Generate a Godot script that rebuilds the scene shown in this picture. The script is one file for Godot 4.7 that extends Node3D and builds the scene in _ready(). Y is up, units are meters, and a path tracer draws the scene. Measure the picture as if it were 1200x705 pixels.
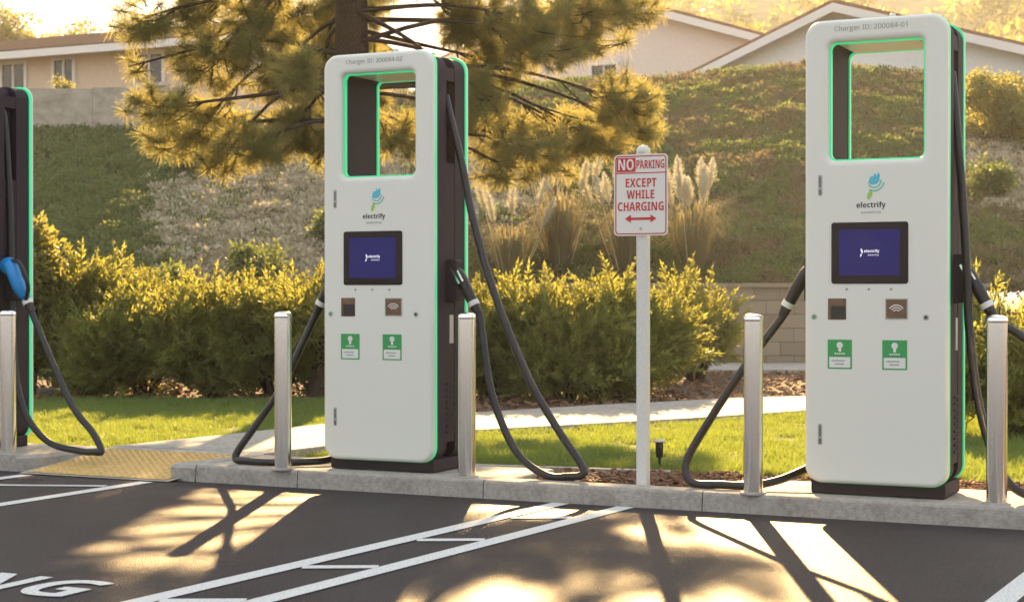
extends Node3D
# Three EV charging stations on a kerbed island, low sun behind. The kerb runs along x; depth into the site is -z.

const F := 2000.0          # focal length in pixels of the 1200 px wide photograph
const CX := 600.0
const HY := 344.0          # row of the horizon
const EYE := 1.1           # camera height above the asphalt
const TH := 0.4468         # angle between the kerb and the picture plane
var cs := cos(TH)
var sn := sin(TH)
var M := {}
var rng := RandomNumberGenerator.new()
var taken := {}

# ---------------------------------------------------------------- geometry collector
class Geo:
	var v := PackedVector3Array()
	var n := PackedVector3Array()
	var uv := PackedVector2Array()
	var ix := PackedInt32Array()
	var col := PackedColorArray()
	func tri(a: Vector3, b: Vector3, c: Vector3):
		var k := v.size()
		var m := (b - a).cross(c - a).normalized()
		v.append_array([a, b, c]); n.append_array([m, m, m])
		ix.append_array([k, k + 2, k + 1])
	func quad(a: Vector3, b: Vector3, c: Vector3, d: Vector3):
		var k := v.size()
		var m := (c - a).cross(d - b).normalized()
		v.append_array([a, b, c, d]); n.append_array([m, m, m, m])
		ix.append_array([k, k + 2, k + 1, k, k + 3, k + 2])
	func box(c: Vector3, s: Vector3, b := Basis.IDENTITY):
		var h := s * 0.5
		var p := []
		for i in 8:
			p.append(c + b * Vector3(h.x if i & 1 else -h.x, h.y if i & 2 else -h.y, h.z if i & 4 else -h.z))
		quad(p[4], p[5], p[7], p[6]); quad(p[1], p[0], p[2], p[3])
		quad(p[5], p[1], p[3], p[7]); quad(p[0], p[4], p[6], p[2])
		quad(p[6], p[7], p[3], p[2]); quad(p[0], p[1], p[5], p[4])
	func loft(loops: Array, round_trip := false, caps := true):
		var m: int = loops.size()
		for a in (m if round_trip else m - 1):
			var p: PackedVector3Array = loops[a]
			var q: PackedVector3Array = loops[(a + 1) % m]
			for j in p.size():
				var j2 := (j + 1) % p.size()
				quad(p[j], p[j2], q[j2], q[j])
		if caps and not round_trip:
			cap(loops[m - 1], false); cap(loops[0], true)
	func cap(p: PackedVector3Array, flip: bool):
		var c := Vector3.ZERO
		for x in p: c += x
		c /= p.size()
		for j in p.size():
			var j2 := (j + 1) % p.size()
			if flip: tri(c, p[j2], p[j])
			else: tri(c, p[j], p[j2])
	func smooth(rings: Array):    # rings of [points], normals from neighbours; closed round, open along
		var k := v.size()
		var w: int = rings[0].size()
		for a in rings.size():
			var p: PackedVector3Array = rings[a]
			var lo: PackedVector3Array = rings[maxi(a - 1, 0)]
			var hi: PackedVector3Array = rings[mini(a + 1, rings.size() - 1)]
			for j in w:
				var m := (p[(j + 1) % w] - p[(j + w - 1) % w]).cross(hi[j] - lo[j])
				v.append(p[j]); n.append(m.normalized() if m.length() > 1e-12 else Vector3.UP)
		for a in rings.size() - 1:
			for j in w:
				var j2 := (j + 1) % w
				var A := k + a * w + j
				var B := k + a * w + j2
				ix.append_array([A, B + w, B, A, A + w, B + w])
	func tube(pts: Array, rad: Array, sides := 8, closed := true):
		var rings := []
		var side := Vector3.ZERO
		for a in pts.size():
			var t: Vector3 = (pts[mini(a + 1, pts.size() - 1)] - pts[maxi(a - 1, 0)]).normalized()
			if side == Vector3.ZERO:
				side = t.cross(Vector3.UP if absf(t.y) < 0.9 else Vector3.RIGHT).normalized()
			side = (side - t * side.dot(t)).normalized()
			var up := side.cross(t).normalized()
			var r: float = rad[mini(a, rad.size() - 1)]
			var ring := PackedVector3Array()
			for j in sides:
				var g := -TAU * j / sides
				ring.append(pts[a] + (side * cos(g) + up * sin(g)) * r)
			rings.append(ring)
		smooth(rings)
		if closed:
			cap(rings[0], true); cap(rings[rings.size() - 1], false)
	func lathe(profile: Array, sides := 20, at := Vector3.ZERO):
		var rings := []
		for p in profile:
			var ring := PackedVector3Array()
			for j in sides:
				var g := -TAU * j / sides
				ring.append(at + Vector3(cos(g) * p.x, p.y, sin(g) * p.x))
			rings.append(ring)
		smooth(rings)
	func poly(pts: PackedVector2Array, z0: float, z1: float):   # extruded flat shape in xy
		if Geometry2D.is_polygon_clockwise(pts): pts.reverse()
		var t := Geometry2D.triangulate_polygon(pts)
		for a in range(0, t.size(), 3):
			var p := pts[t[a]]; var q := pts[t[a + 1]]; var r := pts[t[a + 2]]
			if (q - p).cross(r - p) < 0: var s := q; q = r; r = s
			tri(Vector3(p.x, p.y, z1), Vector3(q.x, q.y, z1), Vector3(r.x, r.y, z1))
		for j in pts.size():
			var a2 := pts[j]; var b2 := pts[(j + 1) % pts.size()]
			quad(Vector3(a2.x, a2.y, z0), Vector3(b2.x, b2.y, z0), Vector3(b2.x, b2.y, z1), Vector3(a2.x, a2.y, z1))
	func mesh() -> ArrayMesh:
		var arr := []
		arr.resize(Mesh.ARRAY_MAX)
		arr[Mesh.ARRAY_VERTEX] = v; arr[Mesh.ARRAY_NORMAL] = n; arr[Mesh.ARRAY_INDEX] = ix
		if uv.size() == v.size(): arr[Mesh.ARRAY_TEX_UV] = uv
		if col.size() == v.size(): arr[Mesh.ARRAY_COLOR] = col
		var m := ArrayMesh.new()
		m.add_surface_from_arrays(Mesh.PRIMITIVE_TRIANGLES, arr)
		return m

# ---------------------------------------------------------------- places
func cam(x: float, y: float, depth: float) -> Vector3: return Vector3(x * cs - depth * sn, y, -(x * sn + depth * cs))
func on_level(px: float, py: float, y := 0.1) -> Vector3:
	var d := (EYE - y) * F / (py - HY)
	return cam((px - CX) / F * d, y, d)
func at_depth(px: float, py: float, d: float) -> Vector3: return cam((px - CX) / F * d, EYE - (py - HY) / F * d, d)
func on_plane(px: float, py: float, back: float) -> Vector3:     # on the vertical plane z = -back
	var k := (px - CX) / F
	return at_depth(px, py, back / (k * sn + cs))

# ---------------------------------------------------------------- nodes
func numbered(called: String) -> String:
	if not taken.has(called):
		taken[called] = 0
		return called
	taken[called] += 1
	return "%s_%03d" % [called, taken[called]]
func tag(o, label := "", category := "", group := "", kind := ""):
	if label: o.set_meta("label", label)
	if category: o.set_meta("category", category)
	if group: o.set_meta("group", group)
	if kind: o.set_meta("kind", kind)
	return o
func thing(called: String, at: Vector3, label: String, category: String, group := "") -> Node3D:
	var o := Node3D.new()
	o.name = numbered(called); add_child(o); o.position = at
	return tag(o, label, category, group)
func put(g, called: String, m: Material, parent: Node = self) -> MeshInstance3D:
	var o := MeshInstance3D.new()
	o.name = numbered(called) if parent == self else called
	o.mesh = g.mesh() if g is Geo else g
	o.material_override = m
	parent.add_child(o, true)
	return o
func struct(g, called: String, m: Material) -> MeshInstance3D:
	var o := put(g, called, m)
	o.set_meta("kind", "structure")
	return o
func many(called: String, mesh: Mesh, m: Material, places: Array, parent: Node = self) -> MultiMeshInstance3D:
	var mm := MultiMesh.new()
	mm.transform_format = MultiMesh.TRANSFORM_3D
	mm.mesh = mesh
	mm.instance_count = places.size()
	for i in places.size(): mm.set_instance_transform(i, places[i])
	var o := MultiMeshInstance3D.new()
	o.name = numbered(called) if parent == self else called
	o.multimesh = mm; o.material_override = m
	o.set_meta("kind", "stuff")
	parent.add_child(o, true)
	return o

# ---------------------------------------------------------------- materials
func mat(c: Color, rough := 0.8, metal := 0.0) -> StandardMaterial3D:      # c in linear values
	var m := StandardMaterial3D.new()
	m.albedo_color = c.linear_to_srgb(); m.roughness = rough; m.metallic = metal
	return m
func leaf_mat(c: Color, through: Color, rough := 0.6) -> StandardMaterial3D:
	var m := mat(c, rough)
	m.backlight_enabled = true; m.backlight = through.linear_to_srgb()
	m.cull_mode = BaseMaterial3D.CULL_DISABLED
	return m
func noise_tex(freq: float, ramp: Array, sd := 1, oct := 5, kind := FastNoiseLite.TYPE_SIMPLEX_SMOOTH, size := 512) -> NoiseTexture2D:
	var f := FastNoiseLite.new()
	f.noise_type = kind; f.frequency = freq; f.seed = sd; f.fractal_octaves = oct
	var t := NoiseTexture2D.new()
	t.width = size; t.height = size; t.seamless = true; t.noise = f
	var g := Gradient.new()
	g.offsets = PackedFloat32Array(ramp.map(func(r): return r[0]))
	g.colors = PackedColorArray(ramp.map(func(r): return r[1].linear_to_srgb()))
	t.color_ramp = g
	return t
func grey(x: float) -> Color: return Color(x, x, x)
func rough_mat(ramp: Array, freq: float, per_m: float, rough: float, bump := 0.0, bump_freq := 0.12, sd := 1, detail := []) -> StandardMaterial3D:
	var m := mat(Color.WHITE, rough)
	m.albedo_texture = noise_tex(freq, ramp, sd)
	m.uv1_triplanar = true; m.uv1_world_triplanar = true; m.uv1_scale = Vector3.ONE * per_m
	if bump > 0.0:
		m.heightmap_enabled = true; m.heightmap_scale = bump
		m.heightmap_texture = noise_tex(bump_freq, [[0.0, grey(0.0)], [1.0, grey(1.0)]], sd + 7, 4)
	if detail:
		m.detail_enabled = true; m.detail_blend_mode = BaseMaterial3D.BLEND_MODE_MUL
		m.detail_uv_layer = BaseMaterial3D.DETAIL_UV_2
		m.uv2_triplanar = true; m.uv2_world_triplanar = true; m.uv2_scale = Vector3.ONE * detail[2]
		m.detail_albedo = noise_tex(detail[1], detail[0], sd + 3)
	return m

func materials():
	M.asphalt = rough_mat([[0.0, Color(.012, .010, .011)], [0.4, Color(.037, .031, .034)], [0.6, Color(.050, .042, .045)], [1.0, Color(.14, .115, .11)]], 0.16, 1.1, 0.50, 0.8, 0.22, 3,
		[[[0.0, grey(.72)], [0.5, grey(.95)], [1.0, grey(1.0)]], 0.02, 0.21])
	M.asphalt.metallic_specular = 0.23
	M.concrete = rough_mat([[0.0, Color(.25, .23, .20)], [0.5, Color(.37, .345, .30)], [1.0, Color(.47, .44, .39)]], 0.03, 0.9, 0.85, 0.25, 0.2, 5,
		[[[0.0, grey(.7)], [0.45, grey(.95)], [1.0, grey(1.0)]], 0.012, 0.37])
	M.kerb = rough_mat([[0.0, Color(.28, .26, .23)], [0.5, Color(.37, .345, .305)], [1.0, Color(.45, .425, .38)]], 0.05, 1.1, 0.88, 0.4, 0.16, 11,
		[[[0.0, Color(.7, .67, .64)], [0.45, grey(.95)], [1.0, grey(1.0)]], 0.02, 0.45])
	M.old_wall = rough_mat([[0.0, Color(.24, .21, .17)], [0.5, Color(.38, .345, .285)], [1.0, Color(.47, .43, .36)]], 0.02, 0.35, 0.9, 0.5, 0.1, 21)
	M.soil = rough_mat([[0.0, Color(.035, .022, .014)], [0.5, Color(.085, .052, .034)], [1.0, Color(.16, .10, .07)]], 0.07, 1.2, 0.95, 1.2, 0.1, 31)
	M.turf = rough_mat([[0.0, Color(.03, .035, .012)], [0.5, Color(.055, .07, .02)], [1.0, Color(.10, .10, .04)]], 0.08, 1.0, 0.95, 0.8, 0.1, 41)
	M.dirt = rough_mat([[0.0, Color(.08, .06, .04)], [1.0, Color(.2, .16, .11)]], 0.03, 0.2, 0.95, 0.5, 0.1, 51)
	M.paint = rough_mat([[0.0, Color(.34, .34, .33)], [0.42, Color(.60, .60, .58)], [1.0, Color(.74, .74, .72)]], 0.09, 1.3, 0.7, 0.2, 0.2, 61)
	M.tactile = rough_mat([[0.0, Color(.42, .25, .07)], [0.5, Color(.58, .38, .13)], [1.0, Color(.66, .46, .19)]], 0.04, 0.9, 0.75, 0.15, 0.2, 71)
	M.shell = mat(Color(.73, .74, .67), 0.34)
	M.shell.clearcoat_enabled = true; M.shell.clearcoat = 0.35; M.shell.clearcoat_roughness = 0.15
	M.body = rough_mat([[0.0, Color(.030, .020, .026)], [1.0, Color(.042, .030, .037)]], 0.2, 2.0, 0.68, 0.03, 0.4, 81)
	M.body.metallic_specular = 0.32
	M.black = mat(Color(.012, .010, .012), 0.35)
	M.slot = mat(Color(.010, .008, .009), 0.7)
	M.rubber = rough_mat([[0.0, Color(.008, .007, .008)], [1.0, Color(.022, .019, .020)]], 0.2, 3.0, 0.42, 0.02, 0.4, 83)
	M.bezel = mat(Color(.010, .006, .008), 0.05)
	M.bezel.metallic_specular = 0.3
	M.strip = mat(Color(.05, .45, .24), 0.35)
	M.strip.emission_enabled = true; M.strip.emission = Color(.02, .50, .19).linear_to_srgb(); M.strip.emission_energy_multiplier = 0.16
	M.display = mat(Color(.01, .01, .06), 0.08)
	M.display.emission_enabled = true; M.display.emission = Color(.05, .05, .42).linear_to_srgb(); M.display.emission_energy_multiplier = 0.035
	M.display.metallic_specular = 0.25
	M.display_text = mat(Color(.5, .5, .5), 0.3)
	M.display_text.emission_enabled = true; M.display_text.emission = Color(.9, .9, 1).linear_to_srgb(); M.display_text.emission_energy_multiplier = 0.14
	M.tan_reflection = mat(Color(.16, .11, .08), 0.16, 0.85)  # brown in the colour stands for warm surroundings reflected in black readers
	M.steel = rough_mat([[0.0, Color(.78, .77, .75)], [1.0, Color(.83, .82, .80)]], 0.05, 2.0, 0.19, 0.0, 0.1, 91)
	M.steel.metallic = 1.0
	M.chrome = mat(Color(.8, .8, .8), 0.15, 1.0)
	M.grey_metal = mat(Color(.42, .42, .40), 0.4, 0.3)
	M.dark_metal = mat(Color(.16, .15, .14), 0.4, 0.5)
	M.ink = mat(Color(.05, .05, .05), 0.6)
	M.pale_ink = mat(Color(.33, .34, .32), 0.6)
	M.logo_blue = mat(Color(.08, .50, .62), 0.5)
	M.logo_teal = mat(Color(.16, .52, .42), 0.5)
	M.logo_green = mat(Color(.34, .58, .12), 0.5)
	M.sticker_green = mat(Color(.035, .32, .085), 0.4)
	M.sticker_white = mat(Color(.72, .74, .70), 0.5)
	M.white = mat(Color(.70, .69, .65), 0.5)
	M.blue_gun = mat(Color(.015, .24, .62), 0.4)
	M.galv = rough_mat([[0.0, Color(.58, .57, .53)], [1.0, Color(.72, .71, .67)]], 0.06, 2.0, 0.5, 0.0, 0.1, 95)
	M.sign_white = mat(Color(.74, .72, .68), 0.45)
	M.sign_red = mat(Color(.50, .018, .028), 0.45)
	M.needle = leaf_mat(Color(.075, .085, .030), Color(.50, .45, .14))
	M.juniper = leaf_mat(Color(.070, .095, .024), Color(.38, .37, .07))
	M.grass = leaf_mat(Color(.060, .105, .020), Color(.27, .33, .045))
	M.cover = leaf_mat(Color(.055, .085, .026), Color(.16, .19, .045))
	M.cover_brown = leaf_mat(Color(.10, .085, .045), Color(.17, .13, .06))
	M.straw = leaf_mat(Color(.40, .36, .27), Color(.26, .22, .14), 0.9)
	M.leaf = leaf_mat(Color(.09, .105, .028), Color(.34, .31, .07))
	M.pampas = leaf_mat(Color(.15, .135, .07), Color(.22, .19, .09), 0.8)
	M.plume = leaf_mat(Color(.62, .60, .50), Color(.45, .43, .34), 0.95)
	M.bark = rough_mat([[0.0, Color(.022, .014, .010)], [0.45, Color(.065, .042, .030)], [0.7, Color(.11, .075, .055)], [1.0, Color(.17, .12, .09)]], 0.05, 1.6, 0.95, 3.0, 0.05, 101)
	M.bark.uv1_scale = Vector3(3.2, 0.9, 3.2)
	M.twig = mat(Color(.05, .032, .022), 0.9)
	M.chip = rough_mat([[0.0, Color(.09, .045, .025)], [0.5, Color(.19, .10, .058)], [1.0, Color(.30, .19, .12)]], 0.3, 2.0, 0.9, 0.0, 0.1, 111)
	M.blocks = []
	for i in 4:
		M.blocks.append(rough_mat([[0.0, Color(.21, .175, .13) * (0.85 + 0.1 * i)], [1.0, Color(.31, .265, .20) * (0.85 + 0.1 * i)]], 0.12, 1.5, 0.95, 0.5, 0.2, 120 + i))
	M.mortar = mat(Color(.15, .13, .10), 0.95)
	M.stucco_peach = rough_mat([[0.0, Color(.66, .52, .39)], [1.0, Color(.74, .60, .46)]], 0.03, 0.5, 0.95, 0.2, 0.2, 131)
	M.stucco_pink = rough_mat([[0.0, Color(.70, .62, .56)], [1.0, Color(.77, .69, .63)]], 0.03, 0.5, 0.95, 0.2, 0.2, 132)
	M.stucco_white = rough_mat([[0.0, Color(.72, .75, .74)], [1.0, Color(.79, .82, .81)]], 0.03, 0.5, 0.95, 0.2, 0.2, 133)
	M.shingle = rough_mat([[0.0, Color(.055, .04, .035)], [0.5, Color(.095, .07, .06)], [1.0, Color(.14, .105, .09)]], 0.1, 0.9, 0.95, 0.6, 0.3, 134)
	M.tile_roof = rough_mat([[0.0, Color(.16, .07, .045)], [1.0, Color(.30, .15, .10)]], 0.1, 0.9, 0.95, 0.6, 0.3, 135)
	M.trim = mat(Color(.74, .72, .68), 0.6)
	M.pane = mat(Color(.035, .05, .055), 0.08)
	M.hill = rough_mat([[0.0, Color(.70, .70, .68)], [0.5, grey(.95)], [1.0, grey(1.0)]], 0.05, 0.4, 0.95, 2.5, 0.06, 141)
	M.hill.vertex_color_use_as_albedo = true
	M.hill.specular_mode = BaseMaterial3D.SPECULAR_DISABLED
	M.shingle.specular_mode = BaseMaterial3D.SPECULAR_DISABLED
	M.far_hill = rough_mat([[0.0, Color(.13, .11, .05)], [0.5, Color(.22, .18, .085)], [1.0, Color(.34, .27, .13)]], 0.02, 0.02, 0.95, 0.0, 0.1, 151)

# ---------------------------------------------------------------- shapes
func rrect(cx: float, cy: float, w: float, h: float, r: float, z: float, k := 7) -> PackedVector3Array:
	var o := PackedVector3Array()
	var q := [Vector2(cx + w / 2 - r, cy - h / 2 + r), Vector2(cx + w / 2 - r, cy + h / 2 - r), Vector2(cx - w / 2 + r, cy + h / 2 - r), Vector2(cx - w / 2 + r, cy - h / 2 + r)]
	for c in 4:
		for j in k + 1:
			var a := -PI / 2 + PI / 2 * (c + float(j) / k)
			o.append(Vector3(q[c].x + cos(a) * r, q[c].y + sin(a) * r, z))
	return o
func plate(g: Geo, cx: float, cy: float, w: float, h: float, r: float, z0: float, z1: float, b := 0.0, hole := [], hb := 0.0):
	var loops := [rrect(cx, cy, w, h, r, z0)]
	var steps := 5 if b > 0.0 else 0
	for j in steps + 1:
		var t := PI / 2 * j / maxi(steps, 1) if b > 0.0 else 0.0
		var s := b * (1 - cos(t))
		loops.append(rrect(cx, cy, w - 2 * s, h - 2 * s, maxf(r - s, 0.001), z1 - b + b * sin(t)))
	if hole:
		var hs := 4 if hb > 0.0 else 0
		for j in hs + 1:
			var t := PI / 2 * j / maxi(hs, 1) if hb > 0.0 else 0.0
			var s := hb * (1 - sin(t))
			loops.append(rrect(hole[0], hole[1], hole[2] + 2 * s, hole[3] + 2 * s, hole[4] + s, z1 - hb * 0.6 * (1 - cos(t))))
		loops.append(rrect(hole[0], hole[1], hole[2], hole[3], hole[4], z0))
		g.loft(loops, true)
	else:
		g.loft(loops)
func lettering(s: String, cap: float, m: Material, parent: Node, at: Vector3, called := "lettering", font := "Droid Sans", weight := 400, stretch := 1.0, depth := 0.002) -> MeshInstance3D:
	var f := SystemFont.new()
	f.font_names = PackedStringArray([font]); f.font_weight = weight
	var t := TextMesh.new()
	t.text = s; t.font = f; t.font_size = 64; t.pixel_size = cap / 46.0; t.depth = depth; t.curve_step = 1.0
	var o := put(t, called, m, parent)
	o.position = at; o.scale = Vector3(stretch, 1, 1)
	return o
func slab(g: Geo, pts: Array, y0: float, y1: float, b := 0.0):     # pts as Vector2(x, z), extruded upwards, top edge chamfered by b
	var p := PackedVector2Array(pts)
	if not Geometry2D.is_polygon_clockwise(p): p.reverse()           # then counter-clockwise seen from above (z is down the page)
	var lo := PackedVector3Array(); var mid := PackedVector3Array(); var hi := PackedVector3Array()
	var c := Vector2.ZERO
	for q in p: c += q
	c /= p.size()
	for q in p:
		lo.append(Vector3(q.x, y0, q.y)); mid.append(Vector3(q.x, y1 - b, q.y))
		var s := q + (c - q).limit_length(b * 1.2)
		hi.append(Vector3(s.x, y1, s.y))
	for j in p.size():
		var k := (j + 1) % p.size()
		g.quad(lo[j], lo[k], mid[k], mid[j])
		if b > 0: g.quad(mid[j], mid[k], hi[k], hi[j])
	var top := hi if b > 0 else mid
	var flat := PackedVector2Array()
	for q in top: flat.append(Vector2(q.x, q.z))
	var t := Geometry2D.triangulate_polygon(flat)
	for a in range(0, t.size(), 3):
		var A := top[t[a]]; var B := top[t[a + 1]]; var C := top[t[a + 2]]
		if (B - A).cross(C - A).y < 0: g.tri(A, C, B)
		else: g.tri(A, B, C)
func smooth_path(pts: Array, per := 8) -> Array:
	var o := []
	for i in pts.size() - 1:
		var a: Vector3 = pts[maxi(i - 1, 0)]; var b: Vector3 = pts[i]; var c: Vector3 = pts[i + 1]; var d: Vector3 = pts[mini(i + 2, pts.size() - 1)]
		for j in per: o.append(b.cubic_interpolate(c, a, d, float(j) / per))
	o.append(pts[pts.size() - 1])
	return o
func inside_any(p: Vector2, polys: Array) -> bool:
	for q in polys:
		if Geometry2D.is_point_in_polygon(p, q): return true
	return false
func flat2(v: Vector3) -> Vector2: return Vector2(v.x, v.z)
func rand_basis(up := Vector3.UP, spread := 0.5, size := 1.0) -> Basis:
	var y := (up + Vector3(rng.randf_range(-1, 1), rng.randf_range(-1, 1), rng.randf_range(-1, 1)) * spread).normalized()
	var x := y.cross(Vector3(rng.randf_range(-1, 1), rng.randf_range(-.3, .3), rng.randf_range(-1, 1))).normalized()
	return Basis(x, y, x.cross(y)) * size

# leaf-sized meshes, each instanced many times
func diamond(g: Geo, a: Vector3, b: Vector3, side: Vector3):
	var m := a.lerp(b, 0.45)
	g.quad(a, m + side, b, m - side)
func needle_tuft(sd: int) -> ArrayMesh:
	rng.seed = sd
	var g := Geo.new()
	for i in 95:
		var d := Vector3(rng.randfn(), rng.randfn() * 0.8 + 0.55, rng.randfn()).normalized()
		var a := Vector3(0, rng.randf_range(-0.07, 0.03), 0)
		var l := rng.randf_range(0.11, 0.19)
		var b := a + d * l + Vector3(0, -0.012, 0)
		var s := d.cross(Vector3(rng.randfn(), rng.randfn(), rng.randfn())).normalized() * 0.0029
		g.quad(a - s, a + s, b + s * 0.4, b - s * 0.4)
	g.tube([Vector3(0, -0.16, 0), Vector3(0, -.05, 0), Vector3(0, 0.02, 0)], [0.006, 0.007, 0.005], 5)
	return g.mesh()
func juniper_spray(sd: int) -> ArrayMesh:
	rng.seed = sd
	var g := Geo.new()
	var pts := []
	for i in 9:
		var t := i / 8.0
		pts.append(Vector3(0.05 * t * t * rng.randf_range(.8, 1.2), t * 0.30, 0.10 * t * t))
	for i in range(1, 9):
		var t := i / 8.0
		for s in [-1, 1]:
			var l := 0.105 * (1.05 - t * 0.75)
			var d := Vector3(s * rng.randf_range(.6, 1.0), rng.randf_range(.6, 1.0), rng.randf_range(-.5, .5)).normalized()
			var a: Vector3 = pts[i]
			var b := a + d * l
			var w := d.cross(Vector3(rng.randfn(), rng.randfn(), 1.5).normalized()).normalized()
			diamond(g, a, b, w * 0.010)
			for q in 3:
				var a2 := a.lerp(b, 0.3 + 0.2 * q)
				var d2 := (d + Vector3(rng.randf_range(-1, 1), rng.randf_range(0, 1), rng.randf_range(-1, 1))).normalized()
				diamond(g, a2, a2 + d2 * l * 0.55, d2.cross(w).normalized() * 0.008)
	diamond(g, pts[7], pts[8] + Vector3(0, 0.06, 0.02), Vector3(0.009, 0, 0))
	g.tube([pts[0] - Vector3(0, .12, 0), pts[3], pts[8]], [0.006, 0.005, 0.002], 4, false)
	return g.mesh()
func grass_clump(sd: int, h := 0.055, count := 16, wide := 0.05, w := 0.0022) -> ArrayMesh:
	rng.seed = sd
	var g := Geo.new()
	for i in count:
		var a := Vector3(rng.randf_range(-wide, wide), 0, rng.randf_range(-wide, wide))
		var lean := Vector3(rng.randfn(), 0, rng.randfn()) * 0.35 * h
		var b := a + Vector3(0, h * rng.randf_range(.5, 1.1), 0) + lean
		var s := Vector3(rng.randfn(), 0, rng.randfn()).normalized() * w
		var m := a.lerp(b, .55) - lean * 0.2
		g.quad(a - s, a + s, m + s * .8, m - s * .8); g.tri(m - s * .8, m + s * .8, b)
	return g.mesh()
func leaf_clump(sd: int, r: float, count: int, leaf: float) -> ArrayMesh:
	rng.seed = sd
	var g := Geo.new()
	for i in count:
		var d := Vector3(rng.randfn(), rng.randfn() * .8 + .3, rng.randfn()).normalized()
		var a := d * r * rng.randf_range(.25, 1.0)
		var e := (d + Vector3(rng.randfn(), rng.randfn(), rng.randfn()) * .6).normalized()
		var s := e.cross(Vector3(rng.randfn(), rng.randfn(), rng.randfn())).normalized()
		var l := leaf * rng.randf_range(.7, 1.3)
		var m := a + e * l * .5
		g.quad(a, m + s * l * .28, a + e * l, m - s * l * .28)
	return g.mesh()

# ---------------------------------------------------------------- the scene
func _ready():
	rng.seed = 7
	light_and_camera()
	materials()
	ground_works()
	backdrop()
	street_things()
	planting()

func light_and_camera():
	var c := Camera3D.new()
	c.name = "camera"
	add_child(c)
	var a := CameraAttributesPhysical.new()
	a.frustum_focal_length = 68.09; a.frustum_near = 0.1; a.frustum_far = 1500.0
	a.frustum_focus_distance = 9.1; a.exposure_aperture = 6.3
	c.attributes = a
	c.fov = 19.995; c.near = 0.1; c.far = 1500.0
	c.position = Vector3(0, EYE, 0)
	c.rotation = Vector3(-atan(8.5 / F), TH, 0)
	var e := Environment.new()
	e.background_mode = Environment.BG_SKY
	var s := ProceduralSkyMaterial.new()
	s.sky_top_color = Color(.80, .83, .87)
	s.sky_horizon_color = Color(.93, .925, .90)
	s.sky_curve = 0.22
	s.ground_bottom_color = Color(.45, .40, .35); s.ground_horizon_color = Color(.75, .68, .58)
	s.sun_angle_max = 40.0; s.sun_curve = 0.12
	e.sky = Sky.new(); e.sky.sky_material = s
	e.background_energy_multiplier = 0.335
	e.tonemap_mode = Environment.TONE_MAPPER_LINEAR
	e.tonemap_exposure = 5.1
	e.sdfgi_enabled = true; e.ssao_enabled = true; e.ssil_enabled = true
	e.volumetric_fog_enabled = true
	e.volumetric_fog_density = 0.0005; e.volumetric_fog_albedo = Color(.95, .97, 1.0); e.volumetric_fog_anisotropy = 0.5
	var w := WorldEnvironment.new()
	w.name = "environment"; w.environment = e
	add_child(w)
	var sun := DirectionalLight3D.new()
	sun.name = "sun"
	add_child(sun)
	var az := 0.040                                    # right of straight ahead
	var el := deg_to_rad(21.0)
	var to_sun := cam(sin(az) * cos(el), 0, cos(az) * cos(el)) + Vector3(0, sin(el), 0)
	sun.look_at_from_position(Vector3.ZERO, -to_sun, Vector3.UP)
	sun.light_energy = 1.6; sun.light_color = Color(1.0, .82, .56); sun.light_angular_distance = 0.6
	sun.shadow_enabled = true

const KERB := -8.19        # z of the kerb's front face
const FRONT := -8.34       # z of the chargers' fronts
var path_polys := []
var lawn_polys := []
var bare_polys := []

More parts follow.
